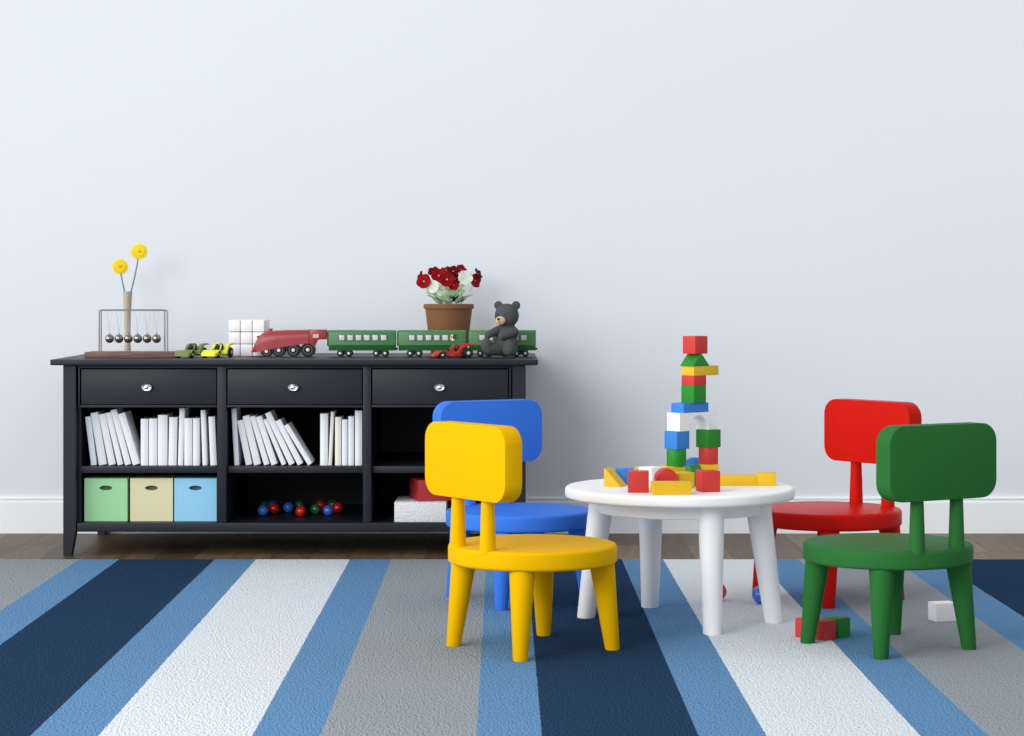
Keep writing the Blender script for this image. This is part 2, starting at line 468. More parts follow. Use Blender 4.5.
for (x0, x1), kx in zip(((-1.8705, -1.2695), (-1.2205, -.6225), (-.5765, .0275)), (147, 293.4, 439.7)):
    bm = new(); box(bm, x0, x1, CF + .010, CF + .030, .6665, .8225, .003)
    box(bm, x0 + .02, x1 - .02, CF + .03, CF + .5, .672, .78)
    d = cpart('drawer', bm)
    d['label'] = 'drawer with oval chrome knob'
    bm = new(); c = (X(kx, CF), CF + .010, Z(387.3, CF))
    lathe(bm, [(0, 0), (.0165, 0), (.014, .005), (.0125, .011), (.0235, .015), (.0243, .019), (.0215, .0225), (.017, .0225), (.0125, .0205), (.0085, .0245), (0, .027)], 36, c, (0, -1, 0), (1, .72))
    k = cpart('knob', bm, M_CHR, d); k['label'] = 'oval chrome knob'

# ------------------------------------------------------------------ books
def book(xl, ang, w, h, m=M_COVER, d=.17, y0=None, zb=.3895, label='', group='', yaw=0.):
    """xl: left bottom corner; ang: lean of the top towards the left (degrees); spine faces the room"""
    y0 = CF + .075 if y0 is None else y0
    c = .0022
    bm = new()
    e = min(w * .12, .003)
    n = 6; pts = []                                 # spine rounded a little, in (x, y)
    bul = min(.004, w * .12)
    outer = [(w * i / n, -bul * sin(pi * i / n)) for i in range(n + 1)]
    inner = [(c + (w - 2 * c) * i / n, c - bul * sin(pi * i / n)) for i in range(n, -1, -1)]
    poly = outer + [(w, d), (w - c, d)] + inner + [(c, d), (0, d)]
    A = [bm.verts.new((p[0], p[1], 0)) for p in poly]; B = [bm.verts.new((p[0], p[1], h)) for p in poly]
    N = len(poly)
    for i in range(N): bm.faces.new((A[i], A[(i + 1) % N], B[(i + 1) % N], B[i]))
    for V, rev in ((A, True), (B, False)):
        k = len(outer); q = V[:k]; inn = V[k + 2:2 * k + 2][::-1]
        for i in range(k - 1):
            f = (q[i], q[i + 1], inn[i + 1], inn[i]); bm.faces.new(f[::-1] if rev else f)
        f = (V[k - 1], V[k], V[k + 1], inn[k - 1]); bm.faces.new(f[::-1] if rev else f)
        f = (V[0], inn[0], V[2 * k + 2], V[2 * k + 3]); bm.faces.new(f[::-1] if rev else f)
    o = finish('book', bm, m)
    bm = new(); box(bm, c, w - c, c, d - .004, .003, h - .003); finish('pages', bm, M_PAPER, o, 0)
    a = radians(ang)
    o.rotation_euler = (0, -a, yaw)
    # a book leaning left stands on its left bottom edge, one leaning right on its right bottom edge
    z = zb + .0006 + (w * sin(-a) if a < 0 else 0)
    o.location = (xl, y0 + .004, z)
    return tag(o, label, 'book', group)

YB = CF + .075
def bx(v, base): return X(base + v / 6.4, YB)
def zt_(v): return Z(400 + v / 6.4, YB)
ordn = ['first', 'second', 'third', 'fourth', 'fifth', 'sixth', 'seventh', 'eighth', 'ninth']
# v_left_bottom, v_right_bottom, v_top_left_x, v_top_left_y
g = 'white books leaning on the left shelf'
lean1 = [(70, 106, 32, 110), (121, 171, 66, 86), (183, 228, 112, 96), (241, 276, 140, 92), (288, 328, 152, 82), (338, 385, 203, 106)]
desc = ['outermost thin grey-white book leaning beside the cabinet end', 'second of six leaning books on the left shelf', 'third of six leaning books on the left shelf',
        'fourth of six leaning books on the left shelf', 'fifth of six leaning books, just before the lowest-leaning one', 'sixth and most tilted white book on the left shelf']
def place_lean(rows, base, desc, g, dz=.17):
    prev = None                                     # right bottom, right top corner of the book before
    zb = .3895
    for (a, b, tx, ty), ds in zip(rows, desc):
        x0, x1 = bx(a, base), bx(b, base); x2, z2_ = bx(tx, base), zt_(ty)
        ang = atan2(x0 - x2, z2_ - zb); h = sqrt((x0 - x2) ** 2 + (z2_ - zb) ** 2)
        if prev:
            (qx, qz), (rx, rz) = prev
            for _ in range(400):                    # ease it upright until it just leans on its neighbour
                lx_, lz_ = x0 - h * sin(ang), zb + h * cos(ang)
                ok = True
                if rz < lz_:                        # neighbour's top corner against this cover
                    ok = rx + .0006 < x0 - (rz - zb) * math.tan(ang)
                else:                               # this top corner against the neighbour's cover
                    ok = lx_ > qx + (rx - qx) * (lz_ - qz) / (rz - qz) + .0006
                if ok: break
                ang -= radians(.1)
        w = (x1 - x0) * cos(ang)
        prev = ((x0 + w * cos(ang), zb + w * sin(ang)), (x0 + w * cos(ang) - h * sin(ang), zb + w * sin(ang) + h * cos(ang)))
        book(x0, math.degrees(ang), w, h, M_COVER, dz, label=ds, group=g)
place_lean(lean1, 80, desc, g)
g = 'white books upright on the left shelf'
up1 = [(388, 438, 122, 0), (441, 495, 120, 0), (498, 560, 97, 0), (565, 618, 112, -1), (626, 661, 54, -1.6), (667, 720, 118, 0), (723, 766, 118, 0), (784, 816, 66, 2.0), (834, 877, 108, 2.4)]
desc = ['first upright book, beside the tilted row on the left shelf', 'second upright book on the left shelf, wide and plain', 'wide taller upright book, third in the left shelf row',
        'slim upright book right of the wide taller one, left shelf', 'tallest upright book on the left shelf', 'wide low book just right of the tallest one, left shelf',
        'low upright book left of the second tallest one, left shelf', 'second tallest upright book, slim, near the divider of the left shelf', 'last upright book against the divider of the left shelf']
def place_up(rows, base, desc, g, mats={}):
    for i, ((a, b, ty, an), ds) in enumerate(zip(rows, desc)):
        x0, x1 = bx(a, base), bx(b, base)
        h = zt_(ty) - .3895
        book(x0, an, x1 - x0 - .0015, h, mats.get(i, M_COVER), .16, label=ds, group=g)
place_up(up1, 80, desc, g)
g = 'white books leaning on the middle shelf'
lean2 = [(92, 122, 72, 56), (165, 206, 102, 136), (217, 262, 124, 112), (282, 318, 182, 112), (329, 369, 207, 120), (396, 426, 249, 142), (443, 484, 254, 108), (498, 538, 316, 162), (564, 598, 375, 192)]
desc = ['tall nearly upright book at the left end of the middle shelf', 'second book of the fanned row on the middle shelf', 'third book of the fanned row on the middle shelf',
        'fourth book of the fanned row on the middle shelf', 'fifth book of the fanned row on the middle shelf', 'sixth book of the fanned row on the middle shelf',
        'seventh book of the fanned row, the highest steep one on the middle shelf', 'eighth book of the fanned row, next to the last on the middle shelf', 'last and lowest-leaning book of the fanned row, middle shelf']
place_lean(lean2, 220, desc, g)
g = 'white books upright on the middle shelf'
up2 = [(641, 692, 88, 0), (693, 716, 76, -2.7), (736, 778, 110, 0), (781, 818, 126, 0), (821, 859, 106, 0), (864, 911, 68, 0)]
desc = ['wide upright white book, first of the right group on the middle shelf', 'thin cream-edged book tilting right on the middle shelf', 'upright white book tinted with cream shade right of the tilted thin one',
        'lowest upright book of the right group on the middle shelf', 'upright book just left of the tallest one beside the middle divider', 'tallest upright book against the divider on the middle shelf']
place_up(up2, 220, desc, g, {1: M_CREAM, 2: M_CREAM})  # cream on the third book paints a shadow into its white cover

# ------------------------------------------------------------------ storage bins
def bin_box(px0, px1, rgb, word, label):
    y0 = CF + .07; x0, x1 = X(px0, y0), X(px1, y0); z0, z1 = .1412, Z(479, y0); d = .20
    t = empty('storage_box', label, 'storage box', ((x0 + x1) / 2, y0, z0), 0, 'coloured storage boxes on the bottom shelf')
    w, h = x1 - x0, z1 - z0
    m = mat(word + '_box_card', rgb, .7, .25)
    dk = mat(word + '_box_hole_shade', tuple(int(v * .55) for v in rgb), .8, .2)  # box colour darkened to stand for the shade seen through the grip hole
    bm = new()
    # front with an oval grip hole
    n = 40; a, b, zc = .0285, .0105, h - .040
    E_ = [(a * cos(2 * pi * k / n), zc + b * sin(2 * pi * k / n)) for k in range(n)]
    O = []
    for k in range(n):
        dx, dz = cos(2 * pi * k / n), sin(2 * pi * k / n)
        hz = (h - zc) if dz > 0 else zc
        s = min((w / 2) / abs(dx) if abs(dx) > 1e-6 else 9, hz / abs(dz) if abs(dz) > 1e-6 else 9)
        O.append((dx * s, zc + dz * s))
    corners = [(-w / 2, 0), (w / 2, 0), (w / 2, h), (-w / 2, h)]
    for c in corners:
        k = min(range(n), key=lambda i: (O[i][0] - c[0]) ** 2 + (O[i][1] - c[1]) ** 2); O[k] = c
    th_ = .003
    F = [[bm.verts.new((p[0], y, p[1])) for p in P_] for P_, y in ((O, 0), (E_, 0), (E_, th_), (O, th_))]
    for A, B in zip(F, F[1:]):
        for k in range(n): bm.faces.new((A[k], A[(k + 1) % n], B[(k + 1) % n], B[k]))
    finish('front_panel', bm, m, t, 30)
    bm = new()
    for q in ((-w / 2, -w / 2 + .003), (w / 2 - .003, w / 2)): box(bm, q[0], q[1], .003, d, 0, h)
    box(bm, -w / 2 + .003, w / 2 - .003, d - .003, d, 0, h); box(bm, -w / 2 + .003, w / 2 - .003, .003, d - .003, 0, .003)
    finish('box_body', bm, m, t, 0)
    bm = new(); box(bm, -w / 2 + .003, w / 2 - .003, .020, .022, .003, h - .003); finish('inner_shade_sheet', bm, dk, t, 0)  # added sheet carrying the painted shade behind the hole
    bm = new(); box(bm, -w / 2 - .0005, w / 2 + .0005, .003, d, h, h + .003, .001); finish('lid', bm, m, t, 0)
bin_box(84.4, 127.4, (164, 222, 166), 'green', 'pale green storage box with oval grip hole on the bottom shelf')
bin_box(130.2, 172.8, (226, 218, 176), 'cream', 'cream yellow storage box between the green and blue boxes')
bin_box(174.3, 216.6, (152, 210, 242), 'blue', 'light blue storage box beside the cabinet divider')

# ------------------------------------------------------------------ balls in the cabinet
GBALL = 'small balls on the middle bottom shelf'
rb = .0252
def shelf_ball(m, px, py, label):
    z = .1405 + rb; Y = depth(py, z); ball_obj('toy_ball', m, label, (X(px, Y), Y, z), rb, GBALL)
shelf_ball(G_B, 263.0, 510.6, 'blue ball at the left front of the ball group in the cabinet')
shelf_ball(G_R, 273.8, 508.6, 'red ball right of the leftmost blue ball in the cabinet')
shelf_ball(G_B, 272.3, 504.6, 'dim blue ball behind the left red ball in the cabinet')
shelf_ball(G_G, 263.9, 504.3, 'dark green ball behind the leftmost blue ball in the cabinet')
shelf_ball(G_B, 288.5, 507.4, 'blue ball left of the bright red one mid-shelf')
shelf_ball(G_R, 300.7, 511.2, 'bright red ball in the middle of the bottom shelf')
shelf_ball(G_G, 299.6, 505.4, 'green ball hidden behind the bright red ball')
shelf_ball(G_G, 315.6, 509.2, 'green ball left of the bright blue ball in the cabinet')
shelf_ball(G_R, 320.6, 504.8, 'dim red ball behind the green and bright blue balls')
shelf_ball(G_B, 328.3, 510.4, 'bright blue ball near the right end of the ball group')
shelf_ball(G_R, 337.6, 507.8, 'red ball at the right end of the ball group')
shelf_ball(G_G, 332.6, 504.4, 'dark green ball behind the rightmost red ball')

# ------------------------------------------------------------------ boxes in the right bay
y0 = CF + .03
bm = new(); w, h = X(446.2, y0) - X(394.3, y0), Z(502.2, y0) - .1405
h -= .0007; box(bm, 0, w, 0, .30, 0, h, .003)
o = finish('flat_box', bm, mat('white_embossed_card', (226, 228, 230), .6, bump=.8, bscale=110, bdist=.009, var=.05, vscale=120)); o.location = (X(394.3, y0), y0, .1412); o.rotation_euler = (0, 0, radians(-.8))
tag(o, 'flat white box of embossed card on the right bottom shelf', 'box')
y1 = y0 + .03; zz = .1416 + h
bm = new(); box(bm, 0, .19, 0, .20, 0, Z(480.2, y1) - zz, .002)
o = finish('gift_box', bm, mat('dark_red_card', (172, 42, 48), .5)); o.location = (X(418.6, y1), y1, zz); o.rotation_euler = (0, 0, radians(14))
tag(o, 'dark red box lying on the flat white box', 'box')

# ------------------------------------------------------------------ cradle (swinging steel balls)
YC0, YC1 = 10.245, 10.43
cx = X(129.7, YC0)
t = empty('newtons_cradle', 'desk cradle of six hanging steel balls on a brown wooden base', 'desk toy', (cx, (YC0 + YC1) / 2, CAB))
hw = (X(174.8, YC0) - X(83.9, YC0)) / 2; dd = (YC1 - YC0) / 2; bh = .027
bm = new(); box(bm, -hw, hw, -dd, dd, 0, bh, .003)
def wood_material(name, a, b_, sc):
    m = bpy.data.materials.new(name); m.use_nodes = True
    nt = m.node_tree; b = nt.nodes['Principled BSDF']; tc = nt.nodes.new('ShaderNodeTexCoord')
    mp = nt.nodes.new('ShaderNodeMapping'); mp.inputs['Scale'].default_value = sc
    n = nt.nodes.new('ShaderNodeTexNoise'); n.inputs['Scale'].default_value = 10; n.inputs['Detail'].default_value = 6
    r = nt.nodes.new('ShaderNodeValToRGB'); r.color_ramp.elements[0].color = s2l(a) + (1,); r.color_ramp.elements[1].color = s2l(b_) + (1,)
    r.color_ramp.elements[0].position = .35; r.color_ramp.elements[1].position = .7
    nt.links.new(tc.outputs['Object'], mp.inputs['Vector']); nt.links.new(mp.outputs['Vector'], n.inputs['Vector'])
    nt.links.new(n.outputs['Fac'], r.inputs['Fac']); nt.links.new(r.outputs['Color'], b.inputs['Base Color'])
    b.inputs['Roughness'].default_value = .5
    return m
finish('wooden_base', bm, wood_material('walnut_wood', (84, 56, 46), (128, 92, 76), (1, 12, 12)), t)
xa0, xa1 = X(98.3, YC0) - cx, X(166.8, YC0) - cx
ztop = Z(310.3, YC0) - CAB
M_STEEL = mat('brushed_steel', (140, 140, 142), .3, metal=1.)
bars = []
for yy, a0, a1 in ((-dd + .02, xa0, xa1), (dd - .02, X(101.8, YC1) - cx, X(165.4, YC1) - cx)):
    r = .007
    path = [(a0, yy, bh - .004), (a0, yy, ztop - r)] + [(a0 + r - r * cos(q), yy, ztop - r + r * sin(q)) for q in (.4, .8, 1.2)] + [(a0 + r, yy, ztop)]
    path += [(a1 - r, yy, ztop)] + [(a1 - r + r * sin(q), yy, ztop - r + r * cos(q)) for q in (.4, .8, 1.2)] + [(a1, yy, ztop - r), (a1, yy, bh - .004)]
    bm = new(); tube(bm, path, .0033, 10); finish('frame', bm, M_STEEL, t)
for px in (109.6, 119.0, 128.4, 137.8, 147.2, 156.6):
    Yb = (YC0 + YC1) / 2; bxx = X(px, Yb) - cx; zb = Z(338.6, Yb) - CAB
    bm = new(); ball(bm, (bxx, 0, zb), .0205, 24); tube(bm, [(bxx, 0, zb + .018), (bxx, 0, zb + .026)], .003, 8)
    bo = finish('steel_ball', bm, mat('dark_mirror_steel', (146, 138, 134), .08, metal=1.), t, 60)
    for yy in (-dd + .02, dd - .02):
        bm = new(); tube(bm, [(bxx, 0, zb + .025), (bxx, yy, ztop)], .0007, 5); finish('string', bm, mat('clear_nylon', (186, 190, 196), .5), bo)

# ------------------------------------------------------------------ vase and two gerberas
YV = 10.62
vx = X(127.5, YV)
zt2 = Z(291.4, YV) - CAB
t = empty('bud_vase', 'slim tan ceramic vase standing behind the desk cradle', 'vase', (vx, YV, CAB))
bm = new()
lathe(bm, [(0, 0), (.0170, 0), (.0175, .004), (.0140, .05), (.0142, .12), (.0168, .20), (.0205, zt2 - .03), (.0228, zt2 - .003), (.0226, zt2), (.0190, zt2), (.0185, zt2 - .02), (.012, .1), (0, .1)], 32)
finish('vase_body', bm, mat('tan_ceramic', (182, 170, 150), .5, bump=.1, bscale=40, var=.06, vscale=30), t)
M_STEM = mat('gerbera_stem', (92, 132, 92), .6)
M_PETAL = mat('yellow_petal', (255, 222, 36), .6, .1)
M_EYE = mat('gerbera_centre', (222, 176, 30), .8)
def gerbera(px, py, r, lean, label, px0):
    hx, hz = X(px, YV) - vx, Z(py, YV) - CAB
    t = empty('gerbera', label, 'flower', (vx, YV, CAB), 0, 'yellow gerberas in the tan vase')
    x0 = X(px0, YV) - vx
    pts = [(x0 * .55, .0, zt2 - .10), (x0 * .85, .0, zt2 - .03)]
    a_, b_, c_ = Vector((x0, 0, zt2)), Vector((x0 + (hx - x0) * .62, .0, zt2 + (hz - zt2) * .45)), Vector((hx, .012, hz))
    for i in range(9):
        q = i / 8; pts.append(tuple(a_ * (1 - q) ** 2 + b_ * 2 * q * (1 - q) + c_ * q * q))
    bm = new(); tube(bm, pts, .0033, 8); finish('stem', bm, M_STEM, t)
    nrm = Vector((lean, -1, .28)).normalized()
    qn = Vector((0, 0, 1)).rotation_difference(nrm)
    c = Vector((hx, .010, hz))
    bm = new()
    for ring, (nn, rr, lift) in enumerate(((32, 1, -.08), (28, .84, .0), (22, .58, .08))):
        for k in range(nn):
            a = 2 * pi * (k + ring * .37) / nn
            L_ = r * rr * random.uniform(.93, 1.04); wd = r * .075
            d1 = Vector((cos(a), sin(a), 0)); d2 = Vector((-sin(a), cos(a), 0))
            row = []
            for q, ww in ((.12, .45), (.5, 1), (.85, .9), (1, .25)):
                p = d1 * L_ * q + Vector((0, 0, r * (lift * q + .02 * ring)))
                row.append([bm.verts.new(c + qn @ (p + d2 * wd * ww * s + Vector((0, 0, (.0008 if s == 0 else 0))))) for s in (-1, 0, 1)])
            for A, B in zip(row, row[1:]):
                for j in (0, 1): bm.faces.new((A[j], A[j + 1], B[j + 1], B[j]))
    finish('petals', bm, M_PETAL, t, 60)
    bm = new(); lathe(bm, [(0, -.004), (r * .20, -.002), (r * .20, .006), (r * .14, .009), (0, .0088)], 20, c, nrm)
    finish('flower_centre', bm, M_EYE, t)
gerbera(139.0, 251.3, .0425, .12, 'taller yellow gerbera leaning right in the tan vase', 131)
gerbera(119.8, 266.6, .0410, .18, 'shorter yellow gerbera leaning left in the tan vase', 124.6)

# ------------------------------------------------------------------ toy cars
def wheel(parent, x, y, z, r, w, name='wheel', axis=(0, 1, 0), hub=None, hubm=None):
    bm = new(); lathe(bm, [(0, -w / 2), (r * .7, -w / 2), (r * .93, -w * .42), (r, -w * .25), (r, w * .25), (r * .93, w * .42), (r * .7, w / 2), (0, w / 2)], 24, (x, y, z), axis)
    o = finish(name, bm, M_RUBBER, parent)
    bm = new()
    s = 1 if y > 0 else -1
    rr = r * .34 if hub is None else hub
    lathe(bm, [(0, -.001), (rr, -.001), (rr, .0012), (rr * .6, .0022), (0, .0022)], 16, (x, y + s * w / 2, z), (0, s, 0))
    finish('hubcap', bm, hubm or M_HUB, o)
    return o

def toy_car(x, y, heading, rgb, word, label, slim=False):
    m = mat(word + '_toy_plastic', rgb, .35)
    md = mat('dark_toy_plastic', (34, 36, 34), .5)
    t = empty('toy_car', label, 'toy car', (x, y, CAB), radians(heading), 'toy racing cars on the sideboard')
    # low body: narrow tongue of a nose widening to a cockpit
    bm = new()
    st = [(.090, .036, .014, .028), (.080, .038, .013, .033), (.045, .036, .012, .037), (.036, .024, .010, .036)] if not slim else [(.098, .012, .009, .013), (.085, .020, .009, .022), (.06, .022, .009, .031)]
    st += [(.03, .020, .009, .034), (.0, .021, .009, .031), (-.04, .022, .009, .030), (-.075, .020, .012, .034), (-.09, .016, .018, .032)]
    rows = []
    for xx, hw_, za, zb in st:
        rows.append([bm.verts.new((xx, yy, zz_)) for yy, zz_ in ((-hw_, za), (hw_, za), (hw_, zb * .75), (hw_ * .7, zb), (-hw_ * .7, zb), (-hw_, zb * .75))])
    for A, B in zip(rows, rows[1:]):
        for k in range(6): bm.faces.new((A[k], A[(k + 1) % 6], B[(k + 1) % 6], B[k]))
    bm.faces.new(rows[0]); bm.faces.new(rows[-1][::-1])
    finish('car_body', bm, m, t, 50)
    bm = new(); prism(bm, rrect(.03, .074, .012, 5), .008, .014, 'z', .001); bmesh.ops.translate(bm, verts=bm.verts, vec=(.088 if slim else .080, 0, 0)); finish('front_wing', bm, m, t)
    for s in (-1, 1):
        # front mudguard over each front wheel
        bm = new()
        P0 = [(.052 + .021 * cos(q), .0145 + .021 * sin(q)) for q in [pi * i / 10 for i in range(11)]]
        P1 = [(.052 + .0185 * cos(q), .0145 + .0185 * sin(q)) for q in [pi * i / 10 for i in range(10, -1, -1)]]
        prism(bm, P0 + P1, s * .022, s * .040, 'y'); finish('front_mudguard', bm, m, t)
        # tall rear fender sweeping up over the rear wheel into a tail
        outer = [(-.012, .016), (-.020, .032), (-.032, .050), (-.048, .060), (-.066, .064), (-.088, .064), (-.108, .060)]
        inner = [(-.106, .0565), (-.088, .058), (-.068, .056), (-.052, .050), (-.040, .040), (-.032, .028), (-.028, .014)]
        bm = new(); prism(bm, outer + inner, s * .021, s * .041, 'y', .0008); finish('rear_fender', bm, m, t, 30)
        wheel(t, .052, s * .0325, .0150, .0150, .012)
        wheel(t, -.068, s * .034, .0230, .0230, .014)
        # roll bar strut beside the seats
        bm = new(); tube(bm, [(.012, s * .019, .028), (-.004, s * .017, .046), (-.014, s * .014, .058)], .0035, 8); finish('roll_bar_strut', bm, m, t)
        bm = new(); ball(bm, (-.022, s * .0115, .0465), .0125, 16, (.75, .95, 1.25)); finish('seat_back', bm, md, t)
    bm = new(); lathe(bm, [(.0085, -.0015), (.0105, 0), (.0085, .0015), (.0065, 0), (.0085, -.0015)], 20, (.020, .008, .043), (-.8, 0, .55)); tube(bm, [(.034, .008, .028), (.020, .008, .043)], .002, 6); finish('steering_wheel', bm, md, t)
    bm = new(); prism(bm, [(.004, .030), (.030, .030), (.022, .036), (.010, .040)], -.016, .016, 'y'); finish('windscreen', bm, md, t)
    return t
toy_car(X(191.0, 10.33), 10.315, 180 + 71, (112, 128, 62), 'olive', 'olive green toy racing car beside the cradle base')
toy_car(X(216.8, 10.33), 10.335, 180 + 71, (232, 234, 30), 'yellow', 'bright yellow toy racing car beside the white puzzle cube')
toy_car(X(451.5, 10.27), 10.265, 180 + 18, (186, 30, 34), 'red', 'red toy racing car in front of the green carriages', True)

# ------------------------------------------------------------------ puzzle cube
YQ = 10.62; qs = .1685
t = empty('puzzle_cube', 'all-white three by three puzzle cube behind the locomotive nose', 'puzzle cube', (X(249.2, YQ), YQ, CAB), radians(-3.0))
M_CUBE = mat('white_cube_plastic', (246, 247, 249), .4)
u = qs / 3; e = .0012
bm = new(); box(bm, -qs / 2 + .006, qs / 2 - .006, -qs / 2 + .006, qs / 2 - .006, .006, qs - .006); finish('core', bm, M_RUBBER, t, 0)
bm = new(); box(bm, -u / 2 + e, u / 2 - e, -u / 2 + e, u / 2 - e, e, u - e, .003, 2)
proto = finish('cubelet', bm, M_CUBE, t)
first = True
for i in (-1, 0, 1):
    for j in (-1, 0, 1):
        for k in range(3):
            if (i, j, k) == (0, 0, 1): continue
            if first: c = proto; first = False
            else: c = proto.copy(); COL.objects.link(c); c.parent = t
            c.location = (i * u, j * u, k * u)

# ------------------------------------------------------------------ toy train
YT = 10.475
M_LOCO = mat('crimson_toy_enamel', (158, 40, 44), .35, coat=.15)
M_BLACK = mat('black_toy_enamel', (18, 20, 20), .4, .3)
YF = YT - .040                                      # the near flank
def lx(px): return X(px, YF)
def lz(py): return Z(py, YF)
x0 = lx(288)
t = empty('toy_locomotive', 'streamlined dark red toy steam locomotive leading the train', 'toy train', (x0, YT, CAB))
st = [ # px, top py, bottom py, half width
    (250.7, 351.6, 353.0, .014), (252.5, 347.6, 352.7, .022), (254.6, 342.8, 352.4, .029), (257.2, 337.6, 352.0, .034), (260.0, 334.6, 351.5, .037), (264.0, 332.4, 350.6, .039),
    (268.0, 331.3, 349.7, .040), (276.0, 330.5, 348.3, .040), (286.0, 330.1, 346.6, .040), (298.0, 329.9, 344.9, .040), (309.0, 329.8, 343.2, .040)]
bm = new(); rows = []
for px, ya, yb, hw_ in st:
    xx = lx(px) - x0; zt_a, zb_a = lz(ya) - CAB, lz(yb) - CAB
    sec = []
    n = 14
    hgt = zt_a - zb_a
    for i in range(n + 1):
        q = pi * i / n
        sec.append((-hw_ * (abs(cos(q)) ** .55) * (1 if cos(q) > 0 else -1), zb_a + hgt * .42 + hgt * .58 * (abs(sin(q)) ** .75)))
    sec += [(hw_, zb_a), (-hw_, zb_a)]
    rows.append([bm.verts.new((xx, p[0], p[1])) for p in sec])
for A, B in zip(rows, rows[1:]):
    for k in range(len(A)): bm.faces.new((A[k], A[(k + 1) % len(A)], B[(k + 1) % len(A)], B[k]))
bm.faces.new(rows[0]); bm.faces.new(rows[-1][::-1])
finish('boiler_casing', bm, M_LOCO, t, 50)
bm = new()
cab_pts = [(lx(308.6) - x0, lz(343.4) - CAB), (lx(309.2) - x0, lz(329.7) - CAB), (lx(326.0) - x0, lz(329.7) - CAB), (lx(326.0) - x0, lz(339.4) - CAB), (lx(318.2) - x0, lz(339.6) - CAB),
           (lx(316.6) - x0, lz(341.0) - CAB), (lx(315.2) - x0, lz(343.6) - CAB), (lx(313.8) - x0, lz(346.8) - CAB), (lx(312.4) - x0, lz(345.6) - CAB), (lx(310.6) - x0, lz(344.0) - CAB)]
prism(bm, cab_pts, -.0405, .0405, 'y', .002); finish('driver_cab', bm, M_LOCO, t, 30)
bm = new(); box(bm, lx(308.4) - x0, lx(309.6) - x0, -.0412, .0412, lz(342.6) - CAB, lz(329.5) - CAB, .0005); finish('cab_seam', bm, mat('dark_red_trim', (112, 26, 26), .4), t)
bm = new(); lathe(bm, [(0, 0), (.010, 0), (.0095, .010), (.011, .011), (.011, .0135), (0, .0135)], 20, (lx(269.6) - x0, 0, lz(331.6) - CAB)); finish('funnel', bm, M_LOCO, t)
bm = new(); lathe(bm, [(0, 0), (.0045, 0), (.0045, .010), (0, .010)], 14, (lx(258.6) - x0, -.014, lz(337.2) - CAB), (-1, 0, .3)); finish('headlamp', bm, M_BLACK, t)
bm = new(); box(bm, lx(263) - x0, lx(314) - x0, -.026, .026, lz(351.4) - CAB, lz(346.8) - CAB, .001); finish('chassis', bm, M_BLACK, t)
for px, r in ((266.2, .0255), (278.6, .0300), (293.1, .0310), (307.6, .0325)):
    for s in (-1, 1):
        xx = lx(px) - x0
        bm = new(); lathe(bm, [(0, -.006), (r * .80, -.006), (r * .84, -.0075), (r, -.0075), (r, .0075), (r * .84, .0075), (r * .80, .006), (0, .006)], 32, (xx, s * .0285, r), (0, 1, 0))
        o = finish('driving_wheel', bm, M_BLACK, t)
        bm = new(); lathe(bm, [(0, 0), (.0085, 0), (.0075, .003), (0, .003)], 18, (xx, s * .0350, r), (0, s, 0)); finish('hubcap', bm, M_HUB, o)
        bm = new(); rr = r * .62; lathe(bm, [(rr - .0015, 0), (rr + .0015, 0), (rr + .0015, .0012), (rr - .0015, .0012), (rr - .0015, 0)], 32, (xx, s * .0350, r), (0, s, 0)); finish('wheel_rim', bm, mat('grey_wheel_ring', (92, 96, 96), .4), o)
cu = bpy.data.curves.new('engine_number', 'FONT'); cu.body = '88'; cu.size = .0235; cu.extrude = .0006; cu.align_x = 'CENTER'; cu.align_y = 'CENTER'; cu.offset = .0006
to = bpy.data.objects.new('tmp', cu); COL.objects.link(to)
bpy.context.view_layer.update()
me = bpy.data.meshes.new_from_object(to.evaluated_get(bpy.context.evaluated_depsgraph_get()))
bpy.data.objects.remove(to)
no_ = bpy.data.objects.new('engine_number', me); COL.objects.link(no_); me.materials.clear(); me.materials.append(mat('cream_number_paint', (236, 214, 204), .5))
no_.parent = t; no_.location = (lx(315.7) - x0, -.0410, lz(336.2) - CAB); no_.rotation_euler = (pi / 2, 0, 0); no_.scale = (1.15, 1, 1)
no_['label'] = 'pale engine number on the cab side'

